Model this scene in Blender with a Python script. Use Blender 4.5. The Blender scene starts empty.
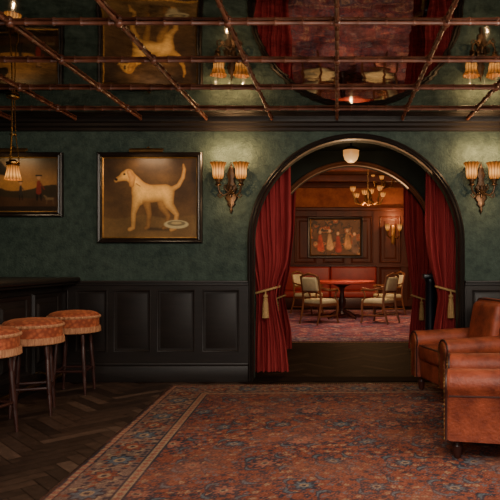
import bpy, bmesh, math, random
import numpy as np
from mathutils import Vector, Matrix
random.seed(4); rng = np.random.RandomState(7)
PI = math.pi
COL = bpy.context.scene.collection
EYE = 1.25; F = 600.0; VX, VY = 337.0, 262.0
W = 6.3            # distance of the green wall
CEIL = 2.73
def X(px, Y=W): return (px - VX) * Y / F
def Z(py, Y=W): return EYE + (VY - py) * Y / F

def S(r, g, b):
    f = lambda c: (c/255/12.92) if c/255 <= .04045 else ((c/255+.055)/1.055)**2.4
    return (f(r), f(g), f(b), 1.0)
def lin(rgb): return np.array(S(*rgb)[:3])

# ------------------------------------------------------------------ materials
def mat(name, c1, c2=None, rough=.5, metal=0, scale=6, bump=0, bscale=60, stretch=(1,1,1), sheen=0, coat=0, spec=.5, kind='noise', lo=.3, hi=.7):
    m = bpy.data.materials.new(name); m.use_nodes = True
    n = m.node_tree.nodes; l = m.node_tree.links
    p = n['Principled BSDF']
    p.inputs['Roughness'].default_value = rough; p.inputs['Metallic'].default_value = metal
    p.inputs['Specular IOR Level'].default_value = spec
    p.inputs['Sheen Weight'].default_value = sheen; p.inputs['Coat Weight'].default_value = coat
    p.inputs['Coat Roughness'].default_value = .25
    if sheen:
        p.inputs['Sheen Tint'].default_value = tuple(min(1, c*3) for c in c1[:3])+(1,)
    tc = n.new('ShaderNodeTexCoord'); mp = n.new('ShaderNodeMapping'); mp.inputs['Scale'].default_value = stretch
    l.new(tc.outputs['Object'], mp.inputs['Vector'])
    if kind == 'noise':
        t = n.new('ShaderNodeTexNoise'); t.inputs['Scale'].default_value = scale; t.inputs['Detail'].default_value = 8; t.inputs['Roughness'].default_value = .65
        fo = t.outputs['Fac']
    elif kind == 'voronoi':
        t = n.new('ShaderNodeTexVoronoi'); t.inputs['Scale'].default_value = scale; fo = t.outputs['Distance']
    l.new(mp.outputs['Vector'], t.inputs['Vector'])
    r = n.new('ShaderNodeValToRGB'); r.color_ramp.elements[0].position = lo; r.color_ramp.elements[1].position = hi
    r.color_ramp.elements[0].color = c1; r.color_ramp.elements[1].color = c2 or c1
    l.new(fo, r.inputs['Fac']); l.new(r.outputs['Color'], p.inputs['Base Color'])
    if bump:
        b = n.new('ShaderNodeBump'); b.inputs['Strength'].default_value = bump; b.inputs['Distance'].default_value = .01
        t2 = n.new('ShaderNodeTexNoise'); t2.inputs['Scale'].default_value = bscale; t2.inputs['Detail'].default_value = 3
        l.new(mp.outputs['Vector'], t2.inputs['Vector']); l.new(t2.outputs['Fac'], b.inputs['Height']); l.new(b.outputs['Normal'], p.inputs['Normal'])
    return m
def emat(name, c1, c2, strength):
    m = bpy.data.materials.new(name); m.use_nodes = True
    n = m.node_tree.nodes; l = m.node_tree.links; p = n['Principled BSDF']
    tc = n.new('ShaderNodeTexCoord'); sx = n.new('ShaderNodeSeparateXYZ'); r = n.new('ShaderNodeValToRGB')
    l.new(tc.outputs['Generated'], sx.inputs[0]); l.new(sx.outputs['Z'], r.inputs['Fac'])
    r.color_ramp.elements[0].color = c1; r.color_ramp.elements[1].color = c2
    r.color_ramp.elements[0].position = .05; r.color_ramp.elements[1].position = .75
    p.inputs['Base Color'].default_value = (.12, .07, .03, 1); p.inputs['Roughness'].default_value = .4
    l.new(r.outputs['Color'], p.inputs['Emission Color']); p.inputs['Emission Strength'].default_value = strength
    return m
def cmat(name, rough=.8, spec=.3, bump=0, noise=.0, nscale=150, emit=0):
    m = bpy.data.materials.new(name); m.use_nodes = True
    n = m.node_tree.nodes; l = m.node_tree.links; p = n['Principled BSDF']
    a = n.new('ShaderNodeVertexColor'); a.layer_name = 'Col'
    p.inputs['Roughness'].default_value = rough; p.inputs['Specular IOR Level'].default_value = spec
    if emit:
        p.inputs['Base Color'].default_value = (.08, .035, .01, 1)
        l.new(a.outputs['Color'], p.inputs['Emission Color']); p.inputs['Emission Strength'].default_value = emit
        return m
    t = n.new('ShaderNodeTexNoise'); t.inputs['Scale'].default_value = nscale; t.inputs['Detail'].default_value = 4
    tc = n.new('ShaderNodeTexCoord'); l.new(tc.outputs['Object'], t.inputs['Vector'])
    mr = n.new('ShaderNodeMapRange'); mr.inputs['From Min'].default_value = .25; mr.inputs['From Max'].default_value = .75
    mr.inputs['To Min'].default_value = 1-noise; mr.inputs['To Max'].default_value = 1+noise
    l.new(t.outputs['Fac'], mr.inputs['Value'])
    mx = n.new('ShaderNodeVectorMath'); mx.operation = 'SCALE'
    l.new(a.outputs['Color'], mx.inputs[0]); l.new(mr.outputs['Result'], mx.inputs['Scale'])
    l.new(mx.outputs[0], p.inputs['Base Color'])
    if bump:
        b = n.new('ShaderNodeBump'); b.inputs['Strength'].default_value = bump; b.inputs['Distance'].default_value = .005
        l.new(t.outputs['Fac'], b.inputs['Height']); l.new(b.outputs['Normal'], p.inputs['Normal'])
    return m

M = {}
M['green'] = mat('green_wall_cloth', S(35,49,43), S(70,84,73), rough=.75, scale=12, bump=.8, bscale=55, spec=.3, lo=.28, hi=.76)
M['vest'] = mat('dark_vestibule_plaster', S(30,35,31), S(42,48,42), rough=.8, scale=4, spec=.2)
M['black_wood'] = mat('black_brown_wood', S(23,18,16), S(36,28,24), rough=.46, scale=3, stretch=(1,1,8), bump=.06, spec=.34)
M['threshold'] = mat('dull_black_oak', S(22,16,13), S(32,24,19), rough=.85, scale=6, stretch=(1,6,6), spec=.05)
M['lattice'] = mat('dark_bronze_lattice', S(72,38,27), S(116,66,46), rough=.4, scale=9)
M['brown_wood'] = mat('brown_wood', S(84,50,32), S(120,76,50), rough=.4, scale=5, stretch=(1,1,.3))
M['far_panel'] = mat('far_room_panelling', S(60,25,14), S(92,42,24), rough=.5, scale=3, stretch=(1,1,.2), spec=.3)
M['far_wall'] = mat('far_room_painted_wall', S(104,42,26), S(170,100,54), rough=.8, scale=3.4)
M['far_ceil'] = mat('far_room_ceiling', S(60,32,18), S(80,44,24), rough=.7, scale=2)
M['bronze'] = mat('aged_bronze', S(40,29,21), S(84,60,38), rough=.45, metal=.7, scale=24)
M['brass'] = mat('brass', S(150,110,60), S(190,144,84), rough=.3, metal=1, scale=12)
M['brass_dull'] = mat('dull_brass', S(100,72,42), S(140,104,60), rough=.45, metal=.9, scale=12)
M['gold'] = mat('dull_gold', S(120,88,46), S(164,124,66), rough=.45, metal=.7, scale=20)
M['frame'] = mat('black_frame', S(20,15,13), S(36,27,22), rough=.35, scale=10)
M['leather'] = mat('worn_red_brown_leather', S(84,33,22), S(156,74,48), rough=.52, scale=6, bump=.4, bscale=60, coat=.0, spec=.35)
M['leather_dark'] = mat('dark_leather_edge', S(46,19,13), S(66,30,20), rough=.5, scale=8)
M['velvet'] = mat('rose_red_velvet', S(118,30,34), S(162,58,58), rough=.9, scale=5, sheen=.3, stretch=(3,3,.4), spec=.2)
M['cord'] = mat('gold_cord', S(150,112,66), S(190,150,94), rough=.7, scale=60)
M['stool'] = mat('rust_orange_velvet', S(184,96,59), S(136,60,35), rough=.85, scale=30, sheen=.2, kind='voronoi', lo=.22, hi=.64)
M['fringe'] = mat('tan_fringe', S(206,148,104), S(140,82,54), rough=.8, scale=90, stretch=(1,1,.15))
M['leg'] = mat('dark_red_turned_wood', S(44,21,17), S(68,34,27), rough=.4, scale=6)
M['banq'] = mat('red_banquette_leather', S(120,26,20), S(150,42,32), rough=.5, scale=5)
M['redcloth'] = mat('red_table_top', S(140,44,36), S(160,58,46), rough=.6, scale=6)
M['pale'] = mat('pale_sage_upholstery', S(164,160,126), S(190,184,148), rough=.8, scale=14, bump=.1)
M['navy'] = mat('blue_black_lacquer', S(22,26,34), S(30,34,44), rough=.3, scale=6)
M['shade'] = cmat('fluted_amber_glass', rough=.35, emit=1.8)
M['bulb'] = cmat('small_amber_glass', rough=.35, emit=1.3)
M['globe'] = emat('cream_glass_globe', (1, .55, .20, 1), (.6, .24, .06, 1), 1.1)
M['tube'] = emat('picture_lamp_tube', (1, .65, .3, 1), (1, .65, .3, 1), 2)
M['paint'] = cmat('oil_paint', rough=.5, spec=.3, noise=.12, nscale=60)
M['rug'] = cmat('woven_rug', rough=.95, spec=.1, bump=.4, noise=.28, nscale=120)
M['parquet'] = cmat('herringbone_oak', rough=.42, spec=.35, noise=.3, nscale=14)
M['parquet_dark'] = cmat('shade_darkened_oak', rough=.7, spec=.05, noise=.3, nscale=14)  # same oak planks, colour darkened to offset lamp light past the arch
# aged mirror
m = bpy.data.materials.new('aged_mirror'); m.use_nodes = True; n = m.node_tree.nodes; l = m.node_tree.links; p = n['Principled BSDF']
p.inputs['Metallic'].default_value = 1; p.inputs['Roughness'].default_value = .03
t = n.new('ShaderNodeTexNoise'); t.inputs['Scale'].default_value = 3.2; t.inputs['Detail'].default_value = 12; t.inputs['Roughness'].default_value = .78; r = n.new('ShaderNodeValToRGB')
r.color_ramp.elements[0].position = .38; r.color_ramp.elements[0].color = (.11, .10, .085, 1); r.color_ramp.elements[1].position = .61; r.color_ramp.elements[1].color = (.60, .55, .48, 1)
e_ = r.color_ramp.elements.new(.49); e_.color = (.36, .33, .285, 1)
l.new(t.outputs['Fac'], r.inputs['Fac']); l.new(r.outputs['Color'], p.inputs['Base Color'])
tc = n.new('ShaderNodeTexCoord'); l.new(tc.outputs['Object'], t.inputs['Vector'])
t3 = n.new('ShaderNodeTexNoise'); t3.inputs['Scale'].default_value = 5; t3.inputs['Detail'].default_value = 1; l.new(tc.outputs['Object'], t3.inputs['Vector'])
bp = n.new('ShaderNodeBump'); bp.inputs['Strength'].default_value = .12; bp.inputs['Distance'].default_value = .01
l.new(t3.outputs['Fac'], bp.inputs['Height']); l.new(bp.outputs['Normal'], p.inputs['Normal'])
M['mirror'] = m

# ------------------------------------------------------------------ helpers
class B:
    def __init__(s): s.bm = bmesh.new()
    def box(s, x0, x1, y0, y1, z0, z1, bev=0, seg=2, mtx=None):
        c = [(x0,y0,z0),(x1,y0,z0),(x1,y1,z0),(x0,y1,z0),(x0,y0,z1),(x1,y0,z1),(x1,y1,z1),(x0,y1,z1)]
        b2 = bmesh.new(); v = [b2.verts.new(q) for q in c]
        for f in ((0,3,2,1),(4,5,6,7),(0,1,5,4),(1,2,6,5),(2,3,7,6),(3,0,4,7)): b2.faces.new([v[i] for i in f])
        if bev: bmesh.ops.bevel(b2, geom=b2.edges[:], offset=bev, segments=seg, profile=.5, affect='EDGES')
        if mtx: bmesh.ops.transform(b2, matrix=mtx, verts=b2.verts)
        s._merge(b2); return s
    def _merge(s, b2):
        b2.verts.index_update(); vs = [s.bm.verts.new(v.co) for v in b2.verts]
        for f in b2.faces:
            try: s.bm.faces.new([vs[v.index] for v in f.verts])
            except ValueError: pass
        b2.free()
    def loops(s, lps, cap=True, closed=True, ring=False):
        rows = [[s.bm.verts.new(q) for q in lp] for lp in lps]
        k = len(rows[0]); R_ = len(rows)
        for i in range(R_ if ring else R_-1):
            a, b = rows[i], rows[(i+1) % R_]
            for j in range(k if closed else k-1):
                s.bm.faces.new((a[j], a[(j+1) % k], b[(j+1) % k], b[j]))
        if cap and not ring:
            s.bm.faces.new(rows[0][::-1]); s.bm.faces.new(rows[-1])
        return s
    def tube(s, path, r, seg=8, ring=False):
        path = [Vector(q) for q in path]; n = len(path)
        rs = r if isinstance(r, (list, tuple)) else [r]*n
        lps = []; up = None
        for i, q in enumerate(path):
            if ring: d = path[(i+1) % n]-path[i-1]
            else: d = path[min(i+1, n-1)]-path[max(i-1, 0)]
            d.normalize()
            if up is None: up = Vector((0,0,1)) if abs(d.z) < .9 else Vector((1,0,0))
            u = (up - d*up.dot(d)).normalized(); w = d.cross(u); up = u
            lps.append([q + (u*math.cos(a)+w*math.sin(a))*rs[i] for a in [2*PI*k/seg for k in range(seg)]])
        return s.loops(lps, ring=ring)
    def lathe(s, prof, c=(0,0,0), seg=24, flute=0, nf=12):
        lps = []
        for (r, z) in prof:
            lps.append([(c[0]+r*(1+flute*math.cos(nf*a))*math.cos(a), c[1]+r*(1+flute*math.cos(nf*a))*math.sin(a), c[2]+z) for a in [2*PI*k/seg for k in range(seg)]])
        return s.loops(lps)
    def ball(s, c, r, sc=(1,1,1), seg=12):
        pr = [(max(.02, math.sin(PI*i/8))*r, -math.cos(PI*i/8)*r) for i in range(9)]
        lps = [[(c[0]+q*math.cos(a)*sc[0], c[1]+q*math.sin(a)*sc[1], c[2]+z*sc[2]) for a in [2*PI*k/seg for k in range(seg)]] for (q, z) in pr]
        return s.loops(lps)
    def rect(s, x0, x1, z0, z1, prof, cap=True):        # nested rectangles facing -Y: prof = (inset, y)
        lps = [[(x0+i, y, z0+i), (x1-i, y, z0+i), (x1-i, y, z1-i), (x0+i, y, z1-i)] for (i, y) in prof]
        rows = [[s.bm.verts.new(q) for q in lp] for lp in lps]
        for a, b in zip(rows, rows[1:]):
            for j in range(4): s.bm.faces.new((a[j], a[(j+1) % 4], b[(j+1) % 4], b[j]))
        if cap: s.bm.faces.new(rows[-1])
        return s
    def sect(s, pts, fn, t0, t1, rd=.02, k0=.86):       # rounded-end extrusion of a 2D section; fn(u, v, t) -> point
        cu = sum(q[0] for q in pts)/len(pts); cv = sum(q[1] for q in pts)/len(pts)
        L = []; k1 = 1-(1-k0)*.3
        for t, k in ((t0, k0), (t0+rd*.3, k1), (t0+rd, 1), (t1-rd, 1), (t1-rd*.3, k1), (t1, k0)):
            L.append([fn(cu+(u-cu)*k, cv+(v-cv)*k, t) for u, v in pts])
        return s.loops(L)
    def build(s, name, m, parent=None, smooth=True, ang=35, loc=None):
        bmesh.ops.recalc_face_normals(s.bm, faces=s.bm.faces[:])
        me = bpy.data.meshes.new(name); s.bm.to_mesh(me); s.bm.free()
        me.materials.append(m)
        if smooth:
            me.polygons.foreach_set('use_smooth', [True]*len(me.polygons)); me.set_sharp_from_angle(angle=math.radians(ang))
        o = bpy.data.objects.new(name, me); COL.objects.link(o)
        if parent: o.parent = parent
        if loc: o.location = loc
        return o
def glow_shade(name, prof, c, nf, parent, m, seg=84, flute=.035):
    o = B().lathe(prof, c, seg, flute, nf).build(name, m, parent, True, 60)
    me = o.data; z0 = c[2]+min(z for r, z in prof); z1 = c[2]+max(z for r, z in prof); out = []
    for v in me.vertices:
        a = math.atan2(v.co.y-c[1], v.co.x-c[0]); t = (v.co.z-z0)/(z1-z0)
        rib = .5+.5*math.cos(nf*a)
        e = math.exp(-((t-.42)/.30)**2)
        k = (.16+.84*e)*(.28+.72*rib)
        if t > .93: k *= .5
        cc = (1.0, .26+.17*e, .025+.075*e)
        out += [cc[0]*k, cc[1]*k, cc[2]*k, 1]
    a = me.color_attributes.new('Col', 'FLOAT_COLOR', 'POINT'); a.data.foreach_set('color', out)
    return o
def tag(o, label=None, cat=None, group=None, kind=None):
    if label: o['label'] = label
    if cat: o['category'] = cat
    if group: o['group'] = group
    if kind: o['kind'] = kind
    return o
def thing(name, label, cat, loc=(0,0,0), rz=0, group=None):
    o = bpy.data.objects.new(name, None); COL.objects.link(o); o.empty_display_size = .1
    o.location = loc; o.rotation_euler = (0, 0, rz); return tag(o, label, cat, group)
def struct(b, name, m, smooth=False): return tag(b.build(name, m, None, smooth), kind='structure')
def copy_tree(o, loc, rz, label):
    r = o.copy(); COL.objects.link(r); r.location = loc; r.rotation_euler = (0, 0, rz); r['label'] = label
    for ch in list(o.children):
        c = ch.copy(); COL.objects.link(c); c.parent = r
        for g in list(ch.children):
            d = g.copy(); COL.objects.link(d); d.parent = c
    return r
def grid_obj(name, w, h, res, fn, m, parent, plane='xz', off=0):
    nx = int(w/res)+1; ny = int(h/res)+1
    u = np.linspace(-w/2, w/2, nx); v = np.linspace(-h/2, h/2, ny); U, V = np.meshgrid(u, v)
    col = fn(U, V); n = nx*ny
    co = np.zeros((n, 3), np.float32)
    co[:, 0] = U.ravel()
    if plane == 'xz': co[:, 2] = V.ravel(); co[:, 1] = off
    else: co[:, 1] = V.ravel(); co[:, 2] = off
    idx = np.arange(n).reshape(ny, nx)
    f = np.stack([idx[:-1, :-1], idx[:-1, 1:], idx[1:, 1:], idx[1:, :-1]], -1).reshape(-1, 4)
    me = bpy.data.meshes.new(name); me.from_pydata(co.tolist(), [], f.tolist())
    a = me.color_attributes.new('Col', 'FLOAT_COLOR', 'POINT')
    c4 = np.ones((n, 4), np.float32); c4[:, :3] = col.reshape(-1, 3); a.data.foreach_set('color', c4.ravel())
    me.materials.append(m); o = bpy.data.objects.new(name, me); COL.objects.link(o); o.parent = parent
    return o

# ------------------------------------------------------------------ room shell
AX, AR, AZ = .20, 1.085, 1.46
def arc_pts(R, n=40):
    return [(AX-R, 0.0)] + [(AX-R*math.cos(PI*i/n), AZ+R*math.sin(PI*i/n)) for i in range(n+1)] + [(AX+R, 0.0)]
def arch_wall(name, y0, y1, x0, x1, zt, m):
    b = B(); pts = arc_pts(AR)
    for y in (y0, y1):
        def q(*c): b.bm.faces.new([b.bm.verts.new((x, y, z)) for x, z in c])
        q((x0,0),(AX-AR,0),(AX-AR,zt),(x0,zt)); q((AX+AR,0),(x1,0),(x1,zt),(AX+AR,zt))
        ar = pts[1:-1]
        for a, c in zip(ar, ar[1:]): q(a, c, (c[0], zt), (a[0], zt))
    for a, c in zip(pts, pts[1:]):
        b.bm.faces.new([b.bm.verts.new(k) for k in ((a[0],y0,a[1]),(c[0],y0,c[1]),(c[0],y1,c[1]),(a[0],y1,a[1]))])
    return struct(b, name, m)
def arch_trim(name, y, m, d=1):
    pts = arc_pts(AR); L = []
    prof = [(-.006, .05), (-.006, -.035), (.006, -.048), (.022, -.036), (.034, -.046), (.050, -.034), (.056, .02)]
    for i, (x, z) in enumerate(pts):
        if i == 0: nx, nz = -1, 0
        elif i == len(pts)-1: nx, nz = 1, 0
        else: nx, nz = (x-AX)/AR, (z-AZ)/AR
        L.append([(x+nx*o, y+d*yy, z+nz*o) for o, yy in prof])
    b = B(); b.loops(L); return struct(b, name, m, True)
XL, XR, YB = -5.0, 2.75, -1.2
arch_wall('wall_back', W, W+.2, XL, XR, 2.9, M['green'])
arch_trim('trim_1', W, M['black_wood'])
arch_wall('wall_back_2', 8.0, 8.2, -3.2, 3.2, 3.9, M['vest'])
arch_trim('trim_2', 8.0, M['brown_wood'])
struct(B().box(AX-AR, AX+AR, W-.03, W+.22, 0, .006, .003), 'trim_8', M['threshold'])
struct(B().box(XL-.15, XL, YB, W, 0, CEIL), 'wall_left', M['green'])
struct(B().box(XR, XR+.15, YB, W, 0, CEIL), 'wall_right', M['green'])
struct(B().box(XL, XR, YB-.15, YB, 0, CEIL), 'wall_front', M['green'])
VL, VR = AX-1.45, AX+1.45
struct(B().box(VL-.1, VL, W+.2, 8.0, 0, CEIL), 'wall_vestibule_left', M['vest'])
struct(B().box(VR, VR+.1, W+.2, 8.0, 0, CEIL), 'wall_vestibule_right', M['vest'])
struct(B().box(VL-.1, VR+.1, W+.2, 8.0, CEIL, CEIL+.05), 'ceiling_vestibule', M['vest'])
FY, FC, FX0, FX1 = 17.0, 3.5, -2.9, 2.7
struct(B().box(FX0-.1, FX1+.1, FY, FY+.15, 0, FC), 'wall_far', M['far_wall'])
struct(B().box(FX0-.15, FX0, 8.2, FY, 0, FC), 'wall_far_left', M['far_panel'])
struct(B().box(FX1, FX1+.15, 8.2, FY, 0, FC), 'wall_far_right', M['far_panel'])
struct(B().box(FX0-.15, FX1+.15, 8.2, FY+.15, FC, FC+.05), 'ceiling_far', M['far_ceil'])
for i, y in enumerate((10.2, 12.0, 13.8, 15.6)):
    struct(B().box(FX0, FX1, y-.09, y+.09, FC-.16, FC, .01), 'trim_%d' % (20+i), M['far_panel'])

# floor: herringbone in one mesh
def floor():
    w, nn = .095, 5; vs, fs, cs, mi = [], [], [], []; g = .0022
    c45 = math.cos(PI/4)
    base = lin((20,14,11))
    def add(x0, y0, x1, y1):
        xm, ym = ((x0+x1)/2*w), ((y0+y1)/2*w)
        wx, wy = (xm-ym)*c45, (xm+ym)*c45+6
        if not (XL < wx < XR+.1 and YB < wy < FY): return
        if wy > W+.2 and not (FX0 < wx < FX1): return
        k = len(vs)
        for (a, b_) in ((x0*w+g, y0*w+g), (x1*w-g, y0*w+g), (x1*w-g, y1*w-g), (x0*w+g, y1*w-g)):
            vs.append(((a-b_)*c45, (a+b_)*c45+6, 0))
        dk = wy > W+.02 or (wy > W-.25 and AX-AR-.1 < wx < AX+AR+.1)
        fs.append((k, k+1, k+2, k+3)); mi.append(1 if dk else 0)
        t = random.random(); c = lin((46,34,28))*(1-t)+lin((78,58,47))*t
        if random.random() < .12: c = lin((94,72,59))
        if dk: c = c*.30  # shade put into the plank colour around and beyond the arch
        cs.extend([c]*4)
    for k in range(-140, 140):
        for mm in range(-22, 22):
            add(k+2*nn*mm, k, k+2*nn*mm+nn, k+1); add(k+nn+2*nn*mm, k-nn+1, k+nn+2*nn*mm+1, k+1)
    k = len(vs); vs.extend([(XL-.1,YB-.1,-.003),(XR+.1,YB-.1,-.003),(XR+.1,W+.2,-.003),(XL-.1,W+.2,-.003), (FX0-.1,W+.2,-.003),(FX1+.1,W+.2,-.003),(FX1+.1,FY+.1,-.003),(FX0-.1,FY+.1,-.003)])
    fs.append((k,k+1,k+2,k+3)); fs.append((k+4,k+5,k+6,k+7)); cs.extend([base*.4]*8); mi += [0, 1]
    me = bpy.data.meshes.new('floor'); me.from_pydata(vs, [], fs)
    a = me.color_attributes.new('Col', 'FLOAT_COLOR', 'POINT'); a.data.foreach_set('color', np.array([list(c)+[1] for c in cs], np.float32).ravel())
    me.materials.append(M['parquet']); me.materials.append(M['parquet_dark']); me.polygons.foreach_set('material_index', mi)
    o = bpy.data.objects.new('floor', me); COL.objects.link(o); tag(o, kind='structure')
floor()

# wainscot + cornice
def wains(name, x0, x1, stiles):
    b = B()
    b.box(x0, x1, W-.03, W-.001, 0, 1.04)
    for (a, c) in stiles: b.box(a, c, W-.048, W-.03, .31, .96)
    b.box(x0, x1, W-.048, W-.03, .96, 1.01); b.box(x0, x1, W-.048, W-.03, .19, .31)
    for (s0, s1) in zip(stiles, stiles[1:]):
        b.rect(s0[1], s1[0], .31, .96, [(0,W-.048),(.004,W-.051),(.014,W-.048),(.02,W-.039),(.036,W-.037),(.042,W-.039)])
    b.box(x0, x1, W-.08, W-.001, 1.03, 1.055, .006); b.box(x0, x1, W-.06, W-.001, 1.005, 1.032, .006)
    return struct(b, name, M['black_wood'], True)
st = [(X(a), X(c)) for a, c in ((-40,-33),(-2,5),(34,40),(70,77),(109,115),(152,158),(196,203),(240,249))]
wains('trim_3', XL, X(249), st)
wains('trim_4', X(464), XR, [(X(464), X(471)), (X(512), X(519)), (X(560), X(566)), (2.68, 2.74)])
for nm, a, c in (('baseboard_back_left', XL, X(249)), ('baseboard_back_right', X(464), XR)):
    struct(B().box(a, c, W-.075, W-.001, 0, .17, .008).box(a, c, W-.066, W-.001, .17, .2, .008), nm, M['black_wood'], True)
b = B(); b.loops([[(x, W-y, z) for (y, z) in ((.001,2.62),(.03,2.625),(.04,2.65),(.075,2.665),(.085,2.69),(.12,2.70),(.12,2.729),(.001,2.729))] for x in (XL, XR)])
struct(b, 'trim_5', M['black_wood'])

# ceiling: aged mirror panes, each very slightly out of level, between bamboo-like rods
YS = [5.75-.69*i for i in range(9)]
XS = [-3.35, -2.68, -2.01, -1.34, -.67, 0, .67, 1.34, 2.01]
b = B(); b.box(XL-.15, XR+.15, YB-.15, W, CEIL+.002, CEIL+.05)
xe = [XL]+XS+[XR]; ye = [W]+YS+[YB]
rt = random.Random(11)
for x0, x1 in zip(xe, xe[1:]):
    for y0, y1 in zip(ye, ye[1:]):
        zc = CEIL-.004; tx, ty = rt.uniform(-.005, .005), rt.uniform(-.004, .004)
        f = lambda x, y: (x, y, zc+max(-.0038, min(.0038, tx*(x-(x0+x1)/2)+ty*(y-(y0+y1)/2))))
        b.bm.faces.new([b.bm.verts.new(f(x, y)) for x, y in ((x0,y0),(x0,y1),(x1,y1),(x1,y0))])
struct(b, 'ceiling', M['mirror'])
k = 6
def rod(p0, p1, nodes):
    global k
    p0, p1 = Vector(p0), Vector(p1); L = (p1-p0).length; d = (p1-p0)/L
    path, rs = [], []; t = 0
    while t < L:
        for dt, r in ((0, .0122), (.012, .0175), (.024, .0122)):
            path.append(p0+d*min(L, t+dt)); rs.append(r)
        t += .17
    b = B(); b.tube(path, rs, 8)
    for q in nodes: b.ball(q, .027, seg=10)
    struct(b, 'trim_%d' % (30+k), M['lattice'], True); k += 1
zr = CEIL-.015
for x in XS: rod((x, YB+.02, zr), (x, W-.12, zr), [(x, y, zr) for y in YS])
for y in YS: rod((XL+.02, y, zr), (XR-.02, y, zr), [])

# ------------------------------------------------------------------ bar
bar = thing('bar_counter', 'long black panelled bar counter running out from the green wall at left', 'bar', (-3.15, 4.4, 0))
BX = .30     # local x of bar front
B().box(-.35, BX, -1.9, 1.81, .1, 1.02).build('body', M['black_wood'], bar, False)
B().box(-.35, BX-.04, -1.9, 1.81, 0, .1).build('plinth', M['black_wood'], bar, False)
for i in range(6):
    y1 = 1.76-.62*i; y0 = y1-.56
    b = B(); pr = [(0,0),(.012,.026),(.035,.016),(.05,.002),(.09,.003),(.11,.018)]
    L = [[(BX+h, y0+q, .2+q), (BX+h, y1-q, .2+q), (BX+h, y1-q, .95-q), (BX+h, y0+q, .95-q)] for q, h in pr]
    b.loops(L); b.build('front_panel', M['black_wood'], bar)
rail = B().tube([(BX+.06, -1.9, .11), (BX+.06, 1.75, .11)], .019, 10).build('foot_rail', M['brass'], bar)
for y in (-1.6, -.6, .4, 1.4): B().tube([(BX, y, .18), (BX+.04, y, .17), (BX+.06, y, .13)], .011, 8).build('bracket', M['brass'], rail)
btop = thing('worktop', 'continuous black wooden worktop of the bar with a rounded edge', 'worktop', (-3.15, 4.4, 1.02))
B().box(-.4, .5, -1.95, 1.81, .025, .075, .018, 3).build('slab', M['black_wood'], btop)
B().box(-.38, .46, -1.93, 1.81, .0005, .025, .008).build('edge_moulding', M['black_wood'], btop)

# bar stools
def make_stool(loc, rz, label):
    t = thing('bar_stool', label, 'stool', loc, rz, 'upholstered bar stools along the bar')
    R = .232
    B().lathe([(.01,.60),(.2,.60),(R-.004,.612),(R-.004,.715),(R-.001,.732),(R-.006,.745),(.214,.759),(.17,.775),(.08,.785),(.005,.788)], seg=36).build('cushion', M['stool'], t)
    B().lathe([(R-.002,.605),(R+.006,.580),(R+.011,.586),(R+.009,.615),(R+.007,.634),(R-.002,.637)], seg=128, flute=.012, nf=32).build('fringe', M['fringe'], t)
    b = B(); b.lathe([(R-.006,.722),(R+.004,.717),(R+.009,.729),(R+.004,.741),(R-.006,.738)], seg=128, flute=.018, nf=32)
    b.build('stud_trim', M['fringe'], t)
    B().lathe([(.005,.565),(.19,.565),(.2,.58),(.2,.6),(.005,.6)], seg=28).build('seat_base', M['leg'], t)
    for i in range(4):
        a = PI/4+i*PI/2; c, s_ = math.cos(a), math.sin(a)
        pr = [(.57,.017),(.5,.020),(.46,.013),(.44,.018),(.3,.017),(.24,.020),(.2,.020),(.17,.013),(.15,.017),(.05,.012),(.02,.011)]
        pp = [(c*(.162+.048*(1-z/.57)), s_*(.162+.048*(1-z/.57)), z) for z, r in pr]
        B().tube(pp+[(pp[-1][0], pp[-1][1], .008), (pp[-1][0], pp[-1][1], 0)], [r for z, r in pr]+[.011, .011], 10).build('leg', M['leg'], t)
    for i in range(4):
        a, a2 = PI/4+i*PI/2, PI/4+(i+1)*PI/2; rr = .191
        B().tube([(rr*math.cos(a), rr*math.sin(a), .22), (rr*math.cos(a2), rr*math.sin(a2), .22)], .012, 8).build('stretcher', M['leg'], t)
    return t
s0 = make_stool((-2.53, 5.77, 0), .1, 'rust velvet bar stool nearest the green wall, beside the panelling')
copy_tree(s0, (-2.525, 4.98, 0), .35, 'rust velvet bar stool in the middle of the row of three')
copy_tree(s0, (-2.53, 4.30, 0), -.2, 'rust velvet bar stool cut by the left edge of the photo')

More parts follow.
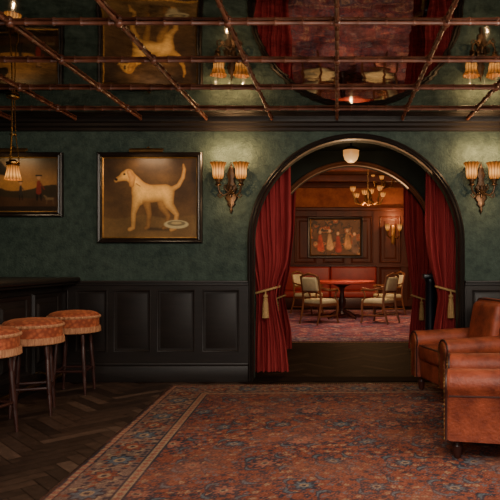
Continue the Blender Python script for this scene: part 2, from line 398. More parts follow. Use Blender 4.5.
# ------------------------------------------------------------------ rugs
def smooth_noise(px, py, sc, seed):
    r_ = np.random.RandomState(seed); out = 0; amp = 1
    for o in range(4):
        G = r_.rand(64, 64); x = px/sc*(2**o)+100; y = py/sc*(2**o)+100
        xi = np.floor(x).astype(int); yi = np.floor(y).astype(int); fx = x-xi; fy = y-yi
        fx = fx*fx*(3-2*fx); fy = fy*fy*(3-2*fy)
        g = lambda a, b_: G[a % 64, b_ % 64]
        out = out+amp*(g(xi,yi)*(1-fx)*(1-fy)+g(xi+1,yi)*fx*(1-fy)+g(xi,yi+1)*(1-fx)*fy+g(xi+1,yi+1)*fx*fy); amp *= .5
    return out/1.875
def rug_paint(w, l, P, seed=1, bw=.44, a=.46, dens=7.3, ps=.34, small=.05, warp=.012):
    rs = np.random.RandomState(seed); H = rs.rand(97, 89)
    C = {k_: lin(v) for k_, v in P.items()}
    def fn(U, V):
        U0, V0 = U, V
        wu = smooth_noise(U*100, V*100, 6, 5)-.5; wv = smooth_noise(U*100, V*100, 6, 6)-.5
        bu = smooth_noise(U*100, V*100, 60, 15)-.5; bv = smooth_noise(U*100, V*100, 60, 16)-.5
        Ub, Vb = U+warp*2*wu, V+warp*2*wv
        U = Ub+.18*bu; V = Vb+.18*bv
        col = np.zeros(U.shape+(3,)); col[:] = C['field']
        def put(mask, c): col[mask] = C[c]
        row = np.floor(V/a); u2 = U + (row % 2)*a*.5; cm = np.floor(u2/a)
        p = (u2/a) % 1-.5; q = (V/a) % 1-.5; r = np.hypot(p, q); an = np.arctan2(q, p)
        hm = H[(cm*7+row*11).astype(int) % 97, (cm*3+row*5).astype(int) % 89]
        cs = a/dens; vr = np.floor(V/cs); Us = U+(vr % 2)*cs*.5
        cell = (np.floor(Us/cs).astype(int)*5+vr.astype(int)*13)
        hh = H[cell % 97, (cell*3) % 89]; pp = (Us/cs) % 1-.5; qq = (V/cs) % 1-.5; rr = np.hypot(pp, qq)*(1+.25*np.cos(5*np.arctan2(qq, pp)+hh*9))
        put((rr < .40) & (hh < .40), 'dark'); put((rr < .34) & (hh > .64) & (hh < .82), 'tan'); put((rr < .34) & (hh > .82), 'teal')
        put((rr < .15) & (hh > .2), 'rose')
        put(np.abs(np.sin(2*PI*Us/cs*.5+1.3*np.sin(2*PI*V/cs*.5))) < .06, 'dark')
        put((np.abs(np.abs(p)+np.abs(q)-.40+.035*np.sin(an*12)) < .02) & (hm > .3), 'dark')
        for sx in (-1, 1):
            for sy in (-1, 1):
                e = (p-sx*.22)*.707+(q-sy*.22)*sx*sy*.707; g = -(p-sx*.22)*sx*sy*.707+(q-sy*.22)*.707
                e = e-.9*g*g/.15
                put((e/.055)**2+(g/.16)**2 < 1, 'dark'); put((e/.026)**2+(g/.12)**2 < 1, 'teal')
        sz = .8+.6*hm
        put(r/sz < .18*(1+.22*np.cos(8*an)), 'dark'); put((r/sz < .12*(1+.25*np.cos(8*an))) & (hm > .5), 'rose'); put((r/sz < .12*(1+.25*np.cos(8*an))) & (hm <= .5), 'teal'); put(r < .055, 'tan'); put(r < .03, 'dark')
        U, V = Ub, Vb
        dx = w/2-np.abs(U0); dy = l/2-np.abs(V0); d = np.minimum(dx, dy)+warp*.5*wu; s = np.where(dx < dy, V, U)
        put(d < bw, 'dark'); put(d < bw-.015, 'tan')
        tt = (s/.06) % 1-.5; put((d < bw-.015) & (d > bw-.07) & (np.abs(tt)+np.abs(d-(bw-.043))/.05 < .46), 'rose')
        put(d < bw-.07, 'dark'); put(d < bw-.083, 'border')
        mid = .075+(bw-.083-.075)/2; hw = (bw-.16)/2
        ss = (s/ps) % 1-.5; pr_ = np.hypot(ss*ps, d-mid)/hw; ba = np.arctan2(d-mid, ss*ps); alt = (np.floor(s/ps) % 2) == 0
        inb = (d < bw-.083) & (d > .075)
        cc = H[(np.floor(s/small).astype(int)*7) % 97, (np.floor(d/small).astype(int)*11) % 89]; r5 = np.hypot((s/small) % 1-.5, (d/small) % 1-.5)
        put(inb & (r5 < .4) & (cc < .38), 'dark'); put(inb & (r5 < .38) & (cc > .7), 'field'); put(inb & (r5 < .36) & (cc > .5) & (cc < .62), 'tan')
        put(inb & (np.abs(d-mid-hw*.6*np.sin(2*PI*s/ps)) < .009), 'tan')
        put(inb & (pr_ < .62*(1+.2*np.cos(8*ba))), 'dark'); put(inb & alt & (pr_ < .5*(1+.22*np.cos(8*ba))), 'field'); put(inb & ~alt & (pr_ < .5*(1+.22*np.cos(8*ba))), 'teal')
        put(inb & (pr_ < .26), 'tan'); put(inb & (pr_ < .12), 'dark')
        put(d < .075, 'dark'); put((d < .066) & (d > .03), 'rose'); put((d < .066) & (d > .03) & (np.abs((s/.06) % 1-.5) < .2), 'tan')
        put(d < .02, 'edge')
        ab = 1+.10*np.sin(V*2.3+1)+.06*np.sin(V*7.1+U*.7)
        n = rs.rand(*U.shape)
        nz = smooth_noise(U*100, V*100, 30, seed)-.5
        wear = (np.clip(.28+nz*1.2, .05, .6)*np.where(d < bw, .6, 1))[..., None]
        col = col*(1-wear)+wear*(C['field']*.62+C['tan']*.18)
        col *= (ab*(.74+.52*n)*(1+.5*nz))[..., None]
        return col
    return fn
def rug(name, label, w, l, res, loc, rz, P, seed, **kw):
    t = thing(name, label, 'rug', loc, rz)
    grid_obj('pile', w, l, res, rug_paint(w, l, P, seed, **kw), M['rug'], t, 'xy', .013)
    b = B().loops([[(-w/2,-l/2,.0),(w/2,-l/2,0),(w/2,l/2,0),(-w/2,l/2,0)], [(-w/2,-l/2,.0125),(w/2,-l/2,.0125),(w/2,l/2,.0125),(-w/2,l/2,.0125)]])
    b.build('backing', M['leather_dark'], t, False)
    b = B(); n = int(w/.02)
    for e in (-1, 1):
        for i in range(n):
            x = -w/2+w*(i+.5)/n; b.box(x-.005, x+.005, *sorted((e*l/2, e*(l/2+.045+.01*random.random()))), .001, .006)
    tag(b.build('fringe', M['fringe'], t, False), kind='stuff')
    return t
PAL = dict(field=(126,68,52), dark=(54,52,60), tan=(152,124,98), rose=(144,90,74), teal=(86,94,100), border=(118,94,82), edge=(56,40,34))
rug('persian_rug', 'large worn red and navy persian rug covering the bar room floor', 4.0, 4.3, .0075, (.42, 3.95, 0), math.radians(2.2), PAL, 3, a=.43, dens=9, ps=.27, small=.045)
PAL2 = dict(field=(140,78,92), dark=(70,68,98), tan=(206,176,160), rose=(180,100,98), teal=(124,122,146), border=(122,96,118), edge=(58,42,48))
rug('persian_rug', 'blue and plum patterned rug under the table in the room beyond the arch', 4.2, 6.2, .022, (.3, 12.45, 0), 0, PAL2, 9, bw=.6, a=.6, dens=5)

# ------------------------------------------------------------------ paintings
def cap(px, py, a, b_, ra, rb):
    ax, ay = a; bx, by = b_; vx, vy = bx-ax, by-ay; L = max(1e-6, vx*vx+vy*vy)
    t_ = np.clip(((px-ax)*vx+(py-ay)*vy)/L, 0, 1)
    return np.hypot(px-ax-vx*t_, py-ay-vy*t_)-(ra+(rb-ra)*t_)
def smin(a, b_, k_=2.0):
    h = np.clip(.5+.5*(b_-a)/k_, 0, 1); return b_*(1-h)+a*h-k_*h*(1-h)
def chain(px, py, pts):
    d = None
    for (x0,y0,r0),(x1,y1,r1) in zip(pts, pts[1:]):
        e = cap(px, py, (x0,y0), (x1,y1), r0, r1); d = e if d is None else np.minimum(d, e)
    return d
def mixc(col, mask, c): 
    mk = np.clip(mask, 0, 1)[..., None]; return col*(1-mk)+c*mk
def dog_paint(U, V, cx=151, cy=198, k_=95.24):
    px = cx+U*k_; py = cy-V*k_
    nz = smooth_noise(px, py, 14, 2); n3 = smooth_noise(px, py*1.6, 22, 21)
    col = np.zeros(px.shape+(3,)); sky = lin((58,40,24)); lo = lin((98,68,36))
    t_ = np.clip((py-165)/50+(n3-.5)*1.4, 0, 1)[..., None]; col[:] = sky*(1-t_)+lo*t_
    col = mixc(col, np.clip((py-216-2*np.sin(px*.12))/2, 0, 1), lin((112,82,44)))
    col = mixc(col, np.clip((cap(px, py, (150,229), (172,230), 3, 2)*-1)/3, 0, .8), lin((56,40,22)))
    col *= (.5+1.0*nz)[..., None]
    far = np.minimum(chain(px,py,[(147,201,4.2),(150,214,2.6),(149,227,1.9),(146.5,228,1.9)]), chain(px,py,[(163,198,6.5),(163,207,4),(169,216,2.3),(167,227,1.9),(164,228,1.8)]))
    def shade_of(d, base, dk, w_=7):
        tt = np.clip(-d/w_, 0, 1)[..., None]**.6
        return (dk*(1-tt)+base*tt)*(.75+.5*smooth_noise(px, py, 5, 5))[..., None]
    col = mixc(col, -far/.6+.5, shade_of(far, lin((170,122,62)), lin((106,68,32))))
    d = chain(px,py,[(142,193,9.6),(152,194,8.8),(166,193,8.4)])
    d = smin(d, cap(px,py,(141,197),(140,199),8.6,6.5), 2)
    d = smin(d, chain(px,py,[(142,190,7.2),(136,182,5.6),(130,176,5.0)]), 3)
    d = smin(d, chain(px,py,[(129,174.5,5.2),(126,176,4.6)]), 2); d = smin(d, chain(px,py,[(125,177,3.6),(117.5,180.5,2.5)]), 2.2)
    d = smin(d, chain(px,py,[(138,200,5),(134.5,213,2.7),(134,228,2.0),(130.5,229.5,2.0)]), 2)
    d = smin(d, chain(px,py,[(167,195,8.2),(170,205,4.6),(177.5,214.5,2.4),(175.5,228.5,2.0),(172,229.8,2.0)]), 2)
    tl = chain(px,py,[(172,190,2.8),(179,186,2.2),(183.5,178,1.9),(185,170,1.6),(184,165,.9)]); d = smin(d, tl, 1.5)
    b1 = lin((228,176,98)); dk = lin((142,92,42))
    sh = shade_of(d, b1, dk); und = np.clip((py-198)/10, 0, .5)*(d < 0)*(px > 143)*(px < 164)*(py < 210)
    sh = mixc(sh, und, lin((120,82,40)))
    col = mixc(col, -d/.6+.5, sh)
    ear = chain(px,py,[(130,172.5,2.4),(133,178,3.4),(132.5,185,2.6)]); col = mixc(col, -ear/.6+.5, shade_of(ear, lin((190,136,74)), lin((126,80,38)), 3))
    col = mixc(col, -cap(px,py,(125,174.6),(125.6,174.6),1.0,1.0)/.5+.5, lin((30,18,12)))
    col = mixc(col, -cap(px,py,(116.6,179.6),(117.4,180),1.3,1.3)/.5+.5, lin((34,22,16)))
    col = mixc(col, (-cap(px,py,(118,182.4),(124,181.6),.5,.4)/.5+.5)*.7, lin((90,54,30)))
    col = mixc(col, -chain(px,py,[(137,184,.7),(141,186.5,.7)])/.5, lin((120,70,40)))
    e = np.hypot((px-177)/13, (py-224.5)/4.6); col = mixc(col, (1-e)*8, lin((186,166,120))); e2 = np.hypot((px-177)/10, (py-223.6)/2.8); col = mixc(col, (1-e2)*6, lin((120,104,72)))
    e3 = np.hypot((px-177)/6, (py-223.2)/1.5); col = mixc(col, (1-e3)*4, lin((176,150,100)))
    return col
def land_paint(U, V, cx=18, cy=185, k_=95.24):
    px = cx+U*k_; py = cy-V*k_; nz = smooth_noise(px, py, 12, 8)
    t_ = np.clip((py-160)/26, 0, 1)[..., None]; col = lin((78,66,46))*(1-t_)+lin((160,110,56))*t_
    col = col*(.6+.8*nz)[..., None]
    h = 186+3*np.sin(px*.09)+3*nz; col = mixc(col, (py-h), lin((56,44,28))*(.7+.6*nz)[..., None])
    col = mixc(col, (py-196-2*np.sin(px*.05)), lin((74,48,28))*(.6+.8*nz)[..., None]); col = mixc(col, (py-206), lin((42,30,20)))
    tr = np.minimum(chain(px,py,[(-6,210,2.2),(-8,188,1.6),(-4,172,1)]), chain(px,py,[(-12,172,6),(-2,168,7),(6,172,4)])+4*nz-2); col = mixc(col, -tr, lin((34,28,20))*(.6+.8*nz)[..., None])
    def fig(x, y, c, k=1.35):
        nonlocal col
        Q = lambda pts: chain(px, py, [(x+a*k, y+b_*k, r_*k) for a, b_, r_ in pts])
        col = mixc(col, -Q([(-1.2,12,1),(-1,5,1.3)]), lin((30,22,18))); col = mixc(col, -Q([(1.8,12,1),(1,5,1.3)]), lin((30,22,18)))
        col = mixc(col, -Q([(0,-1,1.7),(0,6,2.4)]), lin(c)); col = mixc(col, -Q([(1.5,0,.9),(4,4,.8)]), lin(c)*.8); col = mixc(col, -Q([(0,-4.6,1.5),(0,-4.2,1.4)])/.6, lin((176,128,88))); col = mixc(col, -Q([(-2,-6,.7),(2,-6,.7)])/.5, lin((26,20,16)))
    fig(40, 184, (126,46,34)); fig(22, 188, (52,44,36), 1.0)
    dg = np.minimum(chain(px,py,[(48,199,1.8),(54,199,1.6)]), np.minimum(chain(px,py,[(48,199,.8),(48,204,.6)]), np.minimum(chain(px,py,[(54,199,.8),(54.5,204,.6)]), chain(px,py,[(48,198,1.3),(45.5,196,1.2)])))); col = mixc(col, -dg, lin((120,92,60)))
    return col*.78
def tap_paint(U, V):
    px, py = U*60, -V*60; n1 = smooth_noise(px, py, 11, 3); n2 = smooth_noise(px, py, 7, 11)
    col = np.zeros(px.shape+(3,)); col[:] = lin((96,66,40))
    for a, c in ((.42,(58,48,34)),(.5,(120,84,48)),(.56,(150,66,40)),(.62,(168,130,82)),(.68,(70,56,44))): col = mixc(col, (n1-a)*40, lin(c))
    for x, y, c in ((-26,6,(170,70,44)),(-10,4,(190,150,100)),(4,8,(140,50,34)),(20,3,(184,134,80)),(32,9,(110,84,66))):
        col = mixc(col, -chain(px,py,[(x,y-8,3.5),(x+1,y+12,7)])/2, lin(c)*(.6+.8*n2)[..., None]); col = mixc(col, -cap(px,py,(x,y-15),(x,y-14),3,3)/1.5, lin((200,160,116)))
    return col*(.8+1.2*n2)[..., None]
def painting(name, label, x0, x1, z0, z1, fw, fn, res, wy=W, light=True, e=1.6):
    w, h = x1-x0, z1-z0
    t_ = thing(name, label, 'painting', ((x0+x1)/2, wy, (z0+z1)/2))
    B().rect(-w/2, w/2, -h/2, h/2, [(0,-.004),(0,-.05),(.012,-.062),(fw*.45,-.05),(fw*.62,-.056),(fw*.8,-.04),(fw*.8,-.02)], False).build('frame', M['frame'], t_)
    B().rect(-w/2, w/2, -h/2, h/2, [(fw*.78,-.036),(fw*.84,-.044),(fw,-.032),(fw,-.02)], False).build('gilt_liner', M['gold'], t_)
    grid_obj('canvas', w-1.9*fw, h-1.9*fw, res, fn, M['paint'], t_, 'xz', -.027)
    if light:
        pl = B().tube([(0, -.004, h/2-.05), (0, -.02, h/2+.03), (0, -.09, h/2+.05), (0, -.15, h/2+.02)], .006, 8).build('picture_light', M['brass_dull'], t_)
        b = B(); hl = .17; zc = h/2-.004
        A = [.2+(PI+.6)*(i/9) for i in range(10)]
        b.loops([[(x, -.15+.026*math.cos(a), zc+.026*math.sin(a)) for a in A]+[(x, -.15+.022*math.cos(a), zc+.022*math.sin(a)) for a in A[::-1]] for x in (-hl, hl)])
        b.build('hood', M['brass_dull'], pl)
        B().tube([(-hl+.02, -.15, zc+.006), (hl-.02, -.15, zc+.006)], .008, 8).build('lamp_tube', M['tube'], pl)
        ld = bpy.data.lights.new('picture_lamp', 'AREA'); ld.shape = 'RECTANGLE'; ld.size = .3; ld.size_y = .03; ld.energy = e; ld.color = (1, .72, .42)
        lo = bpy.data.objects.new('picture_lamp', ld); COL.objects.link(lo); lo.location = ((x0+x1)/2, wy-.17, z1-.04)
        lo.rotation_euler = (Vector(((x0+x1)/2, wy, (z0+z1)/2-.12))-lo.location).to_track_quat('-Z', 'Z').to_euler()
    return t_
painting('dog_painting', 'black framed oil painting of a standing cream dog beside a bowl', X(99), X(203), Z(243), Z(153), .062, dog_paint, .0055, e=2.6)
painting('landscape_painting', 'black framed dusky landscape painting with small walking figures, above the bar', X(-28), X(64), Z(217), Z(153), .06, land_paint, .006, e=1.2)
painting('tapestry_painting', 'framed crowded figure painting over the red banquette beyond the arch', X(308, FY), X(363, FY), Z(258, FY), Z(217, FY), .09, tap_paint, .016, FY-.06, False)

# ------------------------------------------------------------------ lamps
def point(name, loc, e, col=(1, .60, .28), r=.0):
    ld = bpy.data.lights.new(name, 'POINT'); ld.energy = e; ld.color = col; ld.shadow_soft_size = r
    o = bpy.data.objects.new(name, ld); COL.objects.link(o); o.location = loc; return o
def make_sconce(loc, label):
    t_ = thing('wall_sconce', label, 'wall lamp', loc, 0, 'twin wall sconces with fluted shades')
    out = [(0,-.29),(.02,-.25),(.012,-.225),(.045,-.19),(.04,-.165),(.07,-.12),(.045,-.07),(.066,-.02),(.04,.03),(.03,.08),(.05,.12),(.03,.16),(.034,.19),(.012,.21),(0,.26)]
    poly = out+[(-x, z) for x, z in out[-2:0:-1]]
    L = [[(x*k_, y, z*(.9+.1*k_)) for x, z in poly] for k_, y in ((1, -.002), (1, -.012), (.8, -.03), (.3, -.036))]
    B().loops(L).build('backplate', M['bronze'], t_)
    B().lathe([(.004,-.13),(.012,-.115),(.016,-.09),(.006,-.075),(.017,-.06),(.012,-.046),(.024,-.035),(.027,-.02),(.02,0),(.004,.008)], (0,-.05,0), 14).build('boss', M['bronze'], t_)
    for s_ in (-1, 1):
        pth = [(0,-.04,-.02),(s_*.03,-.07,-.08),(s_*.07,-.1,-.10),(s_*.105,-.11,-.07),(s_*.118,-.11,-.015),(s_*.118,-.11,.03)]
        arm = B().tube(pth, [.013,.012,.011,.011,.011,.012], 8).tube([(s_*.03,-.06,-.06),(s_*.065,-.08,-.02),(s_*.05,-.08,.015),(s_*.03,-.08,.0)], .008, 6).tube([(s_*.07,-.1,-.10),(s_*.10,-.1,-.125),(s_*.125,-.1,-.10),(s_*.11,-.1,-.085)], .007, 6).build('arm', M['bronze'], t_)
        B().lathe([(.005,-.005),(.028,.0),(.034,.012),(.02,.022),(.026,.045),(.042,.058),(.042,.066),(.005,.064)], (s_*.118,-.11,.0), 20).build('cup', M['bronze'], arm)
        glow_shade('shade', [(.030,.06),(.042,.070),(.052,.092),(.055,.12),(.055,.15),(.060,.185),(.071,.214),(.084,.236),(.079,.236),(.062,.20),(.048,.15),(.03,.07)], (s_*.118,-.11,.0), 12, arm, M['shade'], 84, .045)
    for s_ in (-1, 1): point('sconce_lamp', (loc[0]+s_*.14, loc[1]-.13, loc[2]+.34), 5.6)
    point('sconce_lamp', (loc[0], loc[1]-.16, loc[2]+.36), 4.2)
    point('sconce_lamp', (loc[0], loc[1]-.24, loc[2]-.16), 3.4)
    return t_
make_sconce((X(231.5), W, 2.04), 'twin bronze wall sconce between the dog painting and the arch')
make_sconce((X(480.5), W, 2.04), 'twin bronze wall sconce right of the arch above the armchairs')

# pendant over the bar
py_ = 5.33; pz = Z(182, py_)
t_ = thing('pendant_lamp', 'slim brass pendant lamp hanging over the bar at left', 'pendant lamp', (X(13, py_), py_, pz))
hc = CEIL-pz
B().lathe([(.005,hc-.009),(.055,hc-.009),(.05,hc-.024),(.015,hc-.035),(.005,hc-.04)], seg=20).build('canopy', M['brass'], t_)
for i in range(3):
    a = 2*PI*i/3+.4; c, s_ = math.cos(a), math.sin(a)
    B().tube([(c*.012, s_*.012, hc-.03), (c*.02, s_*.02, .42), (c*.05, s_*.05, .17)], .005, 6).build('rod', M['brass'], t_)
for z_, r_ in ((.42, .024), (.17, .052)):
    B().tube([(r_*math.cos(2*PI*i/20), r_*math.sin(2*PI*i/20), z_) for i in range(20)], .006, 6, True).build('ring', M['brass'], t_)
B().lathe([(.02,.20),(.03,.185),(.05,.165),(.055,.15),(.05,.145),(.01,.19)], seg=20).build('cap', M['brass'], t_)
glow_shade('shade', [(.044,.15),(.048,.11),(.058,.06),(.068,.02),(.06,.02),(.045,.1),(.03,.15)], (0,0,0), 14, t_, M['shade'], 84, .04)
point('pendant_glow', (X(13, py_), py_, pz-.06), 2.5)

# globe light of the vestibule
gy = 7.2
t_ = thing('ceiling_light', 'small cream glass dome light hanging at the top of the arch', 'ceiling lamp', (X(351, gy), gy, Z(163, gy)))
h_ = CEIL-Z(163, gy)
B().lathe([(.005,h_),(.06,h_-.002),(.06,h_-.02),(.012,h_-.03),(.012,.2),(.06,.19),(.1,.165),(.1,.15),(.005,.15)], seg=24).build('fitting', M['bronze'], t_)
B().lathe([(.004,0),(.04,.008),(.075,.04),(.093,.09),(.095,.15),(.004,.152)], seg=28).build('glass_bowl', M['globe'], t_)
point('vestibule_glow', (X(351, gy), gy, Z(163, gy)-.16), 8)

# ------------------------------------------------------------------ curtains
def curtain(label, Y, rows, n, tie_py, side, group):
    s_ = F/Y; xc = ((rows[3][1]+rows[3][2])/2-VX)/s_
    t_ = thing('curtain', label, 'curtain', (xc, Y, 0), 0, group)
    zs = np.array([EYE+(VY-r[0])/s_ for r in rows])[::-1]; xl = np.array([(r[1]-VX)/s_-xc for r in rows])[::-1]; xr = np.array([(r[2]-VX)/s_-xc for r in rows])[::-1]
    zs[0] = .03; NR, NC = 70, n*10; wmax = (xr-xl).max()
    b = B(); L = []; ph = random.random()*6
    for i in range(NR+1):
        z = zs[0]+(zs[-1]-zs[0])*i/NR
        zz = [z-.06, z, z+.06]; a = np.mean(np.interp(zz, zs, xl)); c = np.mean(np.interp(zz, zs, xr)); wd = c-a
        amp = .042+.022*(1-wd/wmax)
        row = []
        for j in range(NC+1):
            t = j/NC; tw = t+.035*math.sin(2*PI*t*1.5+ph)+.012*math.sin(2*PI*t*3.3+z*1.3)
            row.append((a+wd*t+.006*math.sin(2*PI*n*t*.5+z*3), amp*(.75+.35*math.sin(7*t+ph))*math.sin(2*PI*n*tw+.5*math.sin(z*2.2+t*3))+.018*math.sin(2*PI*n*.37*t+z*2), z))
        L.append(row)
    b.loops(L, cap=False, closed=False); dr = b.build('drape', M['velvet'], t_, True, 180)
    zt = EYE+(VY-tie_py)/s_; a = np.interp(zt, zs, xl); c = np.interp(zt, zs, xr); cx = (a+c)/2; rx = (c-a)/2+.02
    tb = B().tube([(cx+rx*math.cos(2*PI*i/28), .09*math.sin(2*PI*i/28), zt+.04*math.cos(2*PI*i/28)*side) for i in range(28)], .013, 8, True).build('tieback', M['cord'], t_)
    B().tube([(cx,-.09,zt),(cx,-.11,zt-.05)], .008, 6).lathe([(.006,.035),(.01,.02),(.022,.01),(.025,-.01),(.014,-.022),(.025,-.03),(.022,-.05),(.028,-.08),(.036,-.24),(.004,-.24)], (cx,-.11,zt-.06), 36, .06, 12).build('tassel', M['cord'], tb)
    return t_
G1 = 'red velvet curtains tied back in the arches'
curtain('wide red velvet curtain tied back at the left side of the front arch', 6.68, [(142,234,291),(230,238,291),(262,247,288),(284,254,280),(295,257,276),(308,256,279),(340,254,286),(368,253,289)], 9, 290, 1, G1)
curtain('red velvet curtain tied back at the right side of the front arch', 6.68, [(142,425,472),(230,426,472),(262,430,468),(284,436,462),(297,439,459),(310,437,460),(340,432,464),(368,429,466)], 8, 290, -1, G1)
curtain('red velvet curtain at the left of the second, deeper arch', 8.45, [(158,262,297),(230,263,295),(270,266,290),(290,270,285),(298,271,284),(312,270,287),(330,268,291),(345,266,292)], 6, 298, 1, G1)
curtain('red velvet curtain at the right of the second, deeper arch', 8.45, [(158,402,440),(230,404,440),(270,409,437),(290,412,430),(298,413,428),(312,411,430),(330,409,433),(345,408,435)], 6, 298, -1, G1)

# dark pedestal by the right curtain
t_ = thing('pedestal', 'slim blue black pedestal column standing beside the right curtain of the arch', 'pedestal', (X(430.5, 7.55), 7.55, 0))
B().box(-.11, .11, -.11, .11, 0, .08, .01).build('base', M['navy'], t_)
B().lathe([(.005,.08),(.095,.08),(.1,.1),(.08,.13),(.07,.2),(.062,.98),(.075,1.02),(.07,1.04),(.005,1.04)], seg=24, flute=.02, nf=12).build('shaft', M['navy'], t_)
B().box(-.1, .1, -.1, .1, 1.04, 1.1, .012).build('top', M['navy'], t_)

# ------------------------------------------------------------------ leather armchairs
def arm_section(sg):         # (y, z): straight sides under a scrolled roll
    pts = [(-.070, .13), (-.068, .40)]
    for i in range(17):
        a = PI*1.2-(PI*1.4)*i/16; pts.append((.006*sg+.094*math.cos(a), .482+.086*math.sin(a)))
    pts += [(.068, .40), (.070, .13)]
    return pts
def resample(pts, step):
    out = []; acc = 0
    for a, b_ in zip(pts, pts[1:]):
        a, b_ = Vector(a), Vector(b_); L = (b_-a).length; t = acc
        while t < L: out.append(a+(b_-a)*(t/L)); t += step
        acc = t-L
    return out
def make_armchair(loc, rz, label):
    t_ = thing('leather_armchair', label, 'armchair', loc, rz, 'oxblood leather club armchairs')
    B().box(-.385, .38, -.27, .27, .12, .31, .03, 3).build('seat_base', M['leather'], t_)
    b = B().box(-.42, .15, -.238, .238, .30, .455, .045, 5)
    for v in b.bm.verts:
        if v.co.z > .42: v.co.z += .025*max(0, 1-((v.co.x+.13)/.30)**2)*max(0, 1-(v.co.y/.25)**2)
    cu = b.build('seat_cushion', M['leather'], t_)
    B().tube([(-.405, -.22, .44), (-.408, 0, .442), (-.405, .22, .44)], .008, 6).build('piping', M['leather_dark'], cu)
    mt = Matrix.Translation((.12, 0, .3)) @ Matrix.Rotation(math.radians(11), 4, 'Y')
    bk = B().box(.0, .18, -.32, .32, -.16, .61, .07, 5, mt).build('backrest', M['leather'], t_)
    B().tube([mt @ Vector(q) for q in ((.015,-.302,.0),(.015,-.302,.54),(.015,-.26,.59),(.015,.26,.59),(.015,.302,.54),(.015,.302,0))], .008, 6).build('piping', M['leather_dark'], bk)
    B().box(-.07, .06, -.235, .235, .12, .56, .05, 5, mt).build('back_cushion', M['leather'], t_)
    for sg in (-1, 1):
        y0 = sg*.325; sec = arm_section(sg)
        def fn(u, v, t, y0=y0):
            k_ = (t+.42)/.84; return (t, y0+u, v+(.025*k_-.012*math.sin(PI*k_))*(v > .39))
        a = B().sect(sec, fn, -.415, .36, .025, .93).build('arm', M['leather'], t_, True, 60)
        B().sect([(u*.78, .13+(v-.13)*.95) for u, v in sec], lambda u, v, t, y0=y0: (t, y0+u, v), -.428, -.395, .01, .95).build('front_panel', M['leather'], a, True, 50)
        B().tube([(-.416, y0+u*.93, .13+(v-.13)*.985) for u, v in sec], .0085, 6).build('piping', M['leather_dark'], a)
        pth = resample([(-.429, y0+u*.68, .15+(v-.15)*.92) for u, v in sec], .0075)
        B().tube(pth, [.006 if i % 4 < 2 else .0018 for i in range(len(pth))], 6).build('nailhead_trim', M['brass_dull'], a)
        for e in (-1, 1):
            B().tube([(x_, y0+e*.070, .408+.02*(x_+.42)/.84) for x_ in (-.40, -.1, .2, .35)], .007, 6).build('seam_piping', M['leather_dark'], a)
        for x in (-.35, .33):
            B().lathe([(.018,.0),(.024,.012),(.03,.05),(.036,.08),(.026,.1),(.034,.125),(.004,.127)], (x, sg*.30, 0), 16).build('leg', M['leg'], t_)
    return t_
c0 = make_armchair((1.235, 5.62, .014), math.radians(15), 'oxblood leather club armchair farther back, beside the right side of the arch')
copy_tree(c0, (1.165, 4.01, .014), math.radians(-12), 'oxblood leather club armchair in front, cut by the right edge of the photo')

# ------------------------------------------------------------------ far room
b = B(); zt = Z(211, FY)
b.box(FX0, FX1, FY-.03, FY-.001, 0, zt)
xs = np.linspace(FX0, FX1, 8)
for x in xs: b.box(x-.08, x+.08, FY-.058, FY-.03, 0, zt, .006, 1)
for (x0, x1) in zip(xs, xs[1:]):
    for z0, z1 in ((.2, 1.1), (1.22, zt-.15)): b.rect(x0+.1, x1-.1, z0, z1, [(0,FY-.035),(.02,FY-.055),(.05,FY-.045),(.06,FY-.032),(.12,FY-.032),(.16,FY-.046)])
b.box(FX0, FX1, FY-.1, FY-.001, zt, zt+.1, .02); b.box(FX0, FX1, FY-.07, FY-.03, 1.1, 1.2, .01)
struct(b, 'trim_6', M['far_panel'])
b = B(); b.box(FX0, FX1, FY-.08, FY-.001, FC-.16, FC, .02)
struct(b, 'trim_7', M['far_panel'])

t_ = thing('banquette', 'long red leather banquette against the far panelled wall', 'bench', (X(330, 16.4), 16.52, 0))
L_ = 1.3
B().box(-L_, L_, -.3, .36, 0, .28, .01).build('base', M['leg'], t_)
for i in range(2):
    x0 = -L_+i*L_
    B().box(x0+.004, x0+L_-.004, -.34, .2, .28, .47, .05, 4).build('seat_cushion', M['banq'], t_)
    B().box(x0+.004, x0+L_-.004, .16, .36, .45, 1.12, .05, 4).build('back_cushion', M['banq'], t_)
B().tube([(-L_, .26, 1.14), (L_, .26, 1.14)], .03, 10).build('top_rail', M['leg'], t_)

def table(loc, label, r, m):
    t_ = thing('pedestal_table', label, 'table', loc, 0)
    B().lathe([(.005,.765),(r-.03,.765),(r,.78),(r,.815),(r-.02,.825),(.005,.826)], seg=40).build('tabletop', m, t_)
    B().lathe([(.005,.08),(.09,.1),(.06,.16),(.05,.22),(.085,.32),(.09,.38),(.05,.46),(.045,.6),(.07,.68),(.2,.74),(.2,.765),(.005,.765)], seg=20).build('pedestal', M['leg'], t_)
    for i in range(4):
        a = PI/4+i*PI/2; c, s_ = math.cos(a), math.sin(a)
        B().tube([(c*.05, s_*.05, .16), (c*.2, s_*.2, .13), (c*.36, s_*.36, .045), (c*.42, s_*.42, .027)], [.035,.032,.026,.024], 8).build('foot', M['leg'], t_)
table((X(342, 13.2), 13.2, .014), 'round red topped pedestal table between the pale chairs', .72, M['redcloth'])

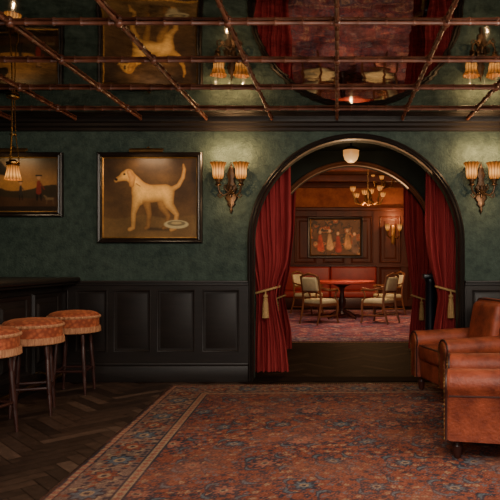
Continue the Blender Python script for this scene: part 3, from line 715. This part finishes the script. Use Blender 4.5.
def make_chair(loc, rz, label):      # faces -Y locally
    t_ = thing('dining_armchair', label, 'chair', loc, rz, 'pale upholstered wooden armchairs around the red table')
    B().box(-.26, .26, -.27, .23, .40, .49, .03, 3).build('seat', M['pale'], t_)
    B().box(-.25, .25, -.25, .22, .35, .41, .006).build('seat_frame', M['brown_wood'], t_)
    mt = Matrix.Translation((0, .24, .5)) @ Matrix.Rotation(math.radians(-10), 4, 'X')
    B().box(-.20, .20, -.035, .035, .16, .44, .03, 3, mt).build('backrest', M['pale'], t_)
    B().tube([mt @ Vector(q) for q in ((-.235,0,.42),(-.18,0,.475),(-.08,0,.495),(0,0,.51),(.08,0,.495),(.18,0,.475),(.235,0,.42))], [.022,.024,.022,.026,.022,.024,.022], 8).build('top_rail', M['brown_wood'], t_)
    B().tube([mt @ Vector(q) for q in ((-.235,0,.12),(-.1,0,.145),(0,0,.135),(.1,0,.145),(.235,0,.12))], .018, 8).build('lower_rail', M['brown_wood'], t_)
    for s_ in (-1, 1):
        B().tube([(s_*.25, -.27, 0), (s_*.25, -.27, .02), (s_*.24, -.245, .14), (s_*.255, -.25, .32), (s_*.25, -.24, .42), (s_*.255, -.17, .55), (s_*.265, -.21, .67)], [.022,.02,.018,.028,.026,.018,.02], 8).build('leg', M['brown_wood'], t_)
        B().tube([(s_*.235, .34, 0), (s_*.235, .34, .02), (s_*.235, .27, .25), (s_*.235, .235, .45), (s_*.235, .26, .7), (s_*.235, .32, .96)], [.018,.018,.022,.024,.022,.018], 8).build('leg', M['brown_wood'], t_)
        B().tube([(s_*.27, -.25, .655), (s_*.275, -.20, .69), (s_*.27, -.05, .675), (s_*.25, .12, .70), (s_*.24, .27, .74)], [.026,.026,.022,.02,.018], 8).build('armrest', M['brown_wood'], t_)
        B().tube([(s_*.245, -.245, .16), (s_*.235, .29, .16)], .013, 6).build('stretcher', M['brown_wood'], t_)
    B().tube([(-.24, .02, .16), (.24, .02, .16)], .013, 6).build('cross_stretcher', M['brown_wood'], t_)
    return t_
ch = make_chair((X(320, 12.1), 12.1, .0142), math.radians(140), 'pale upholstered wooden armchair left of the red table')
copy_tree(ch, (X(379, 12.2), 12.2, .0142), math.radians(-125), 'pale upholstered wooden armchair in front, right of the red table')
copy_tree(ch, (X(388, 14.0), 14.0, .0142), math.radians(-70), 'pale upholstered wooden armchair farther back, right of the red table')
copy_tree(ch, (X(308, 14.5), 14.5, .0142), math.radians(60), 'pale upholstered wooden armchair farther back, left of the red table')

def chandelier(cx, cy, cz, label, R=.34):
    t_ = thing('chandelier', label, 'chandelier', (cx, cy, cz), 0, 'brass chandeliers beyond the arch')
    hh = FC-cz
    B().lathe([(.005,hh),(.08,hh-.002),(.07,hh-.04),(.02,hh-.06),(.012,hh-.08),(.012,.36),(.05,.32),(.07,.24),(.04,.16),(.055,.1),(.03,.03),(.004,0)], seg=18).build('stem', M['brass_dull'], t_)
    for i in range(6):
        a = 2*PI*i/6+.25; c, s_ = math.cos(a)*R/.34, math.sin(a)*R/.34; up = .10 if i % 2 else 0
        ar = B().tube([(c*.04, s_*.04, .15), (c*.16, s_*.16, .04), (c*.28, s_*.28, .06), (c*.34, s_*.34, .2+up*.8)], .018, 8).build('arm', M['brass_dull'], t_)
        glow_shade('shade', [(.03,.2+up),(.046,.222+up),(.056,.265+up),(.066,.31+up),(.06,.31+up),(.04,.25+up),(.015,.21+up)], (c*.34, s_*.34, 0), 8, ar, M['bulb'], 40, .03)
chandelier(X(368, 13.0), 13.0, Z(206, 13.0), 'brass chandelier with amber shades nearer the table, larger of the two')
chandelier(X(384, 15.6), 15.6, Z(189, 15.6), 'brass chandelier with amber shades farther back and to the right', .30)
point('chandelier_glow', (X(370, 13), 13, Z(226, 13)), 130, (1, .52, .22), .1)
def make_candle(loc, label):
    t_ = thing('candle_sconce', label, 'wall lamp', loc)
    B().box(-.06, .06, -.03, -.002, -.35, .2, .02).build('backplate', M['brass_dull'], t_)
    for s_ in (-1, 1):
        ar = B().tube([(0,-.03,-.1),(s_*.09,-.1,-.18),(s_*.17,-.12,-.1),(s_*.17,-.12,0)], .018, 8).lathe([(.004,0),(.05,.01),(.05,.025),(.004,.027)], (s_*.17,-.12,0), 14).build('arm', M['brass_dull'], t_)
        glow_shade('shade', [(.035,.02),(.06,.12),(.07,.22),(.06,.22),(.02,.03)], (s_*.17,-.12,0), 8, ar, M['bulb'], 32, .03)
make_candle((X(393, FY), FY-.06, 2.1), 'brass twin candle sconce on the far panelled wall, right of the figure painting')
point('candle_glow', (X(393, FY), FY-.35, 2.5), 22, (1, .52, .22), .02)

# ------------------------------------------------------------------ lights, camera, world
def area(name, loc, tgt, sx, sy, e, col):
    ld = bpy.data.lights.new(name, 'AREA'); ld.shape = 'RECTANGLE'; ld.size = sx; ld.size_y = sy; ld.energy = e; ld.color = col
    o = bpy.data.objects.new(name, ld); COL.objects.link(o); o.location = loc
    o.rotation_euler = (Vector(tgt)-Vector(loc)).to_track_quat('-Z', 'Y').to_euler(); return o
area('room_fill', (.5, 1.2, 2.55), (.2, 4.4, .0), 2.2, 1.2, 140, (1, .90, .78))
area('front_fill', (-.6, -1.0, 1.6), (-.4, 6, 1.5), 3.0, 1.6, 68, (1, .92, .80))
area('side_fill', (2.5, 2.6, 2.4), (-1.6, 5.0, .4), 1.2, 1.0, 85, (1, .86, .70))
area('far_fill', (.2, 10.5, 3.3), (.3, 15, .5), 2.5, 1.5, 170, (1, .66, .42))
w = bpy.data.worlds.new('World'); bpy.context.scene.world = w; w.use_nodes = True
w.node_tree.nodes['Background'].inputs[0].default_value = (.02, .018, .015, 1); w.node_tree.nodes['Background'].inputs[1].default_value = .5
cd = bpy.data.cameras.new('camera'); cam = bpy.data.objects.new('camera', cd); COL.objects.link(cam)
cam.location = (0, 0, EYE); cam.rotation_euler = (PI/2, 0, 0)
cd.sensor_width = 36; cd.lens = F/500*36; cd.shift_x = -(VX-250)/500; cd.shift_y = (VY-250)/500
cd.clip_end = 100
bpy.context.scene.camera = cam
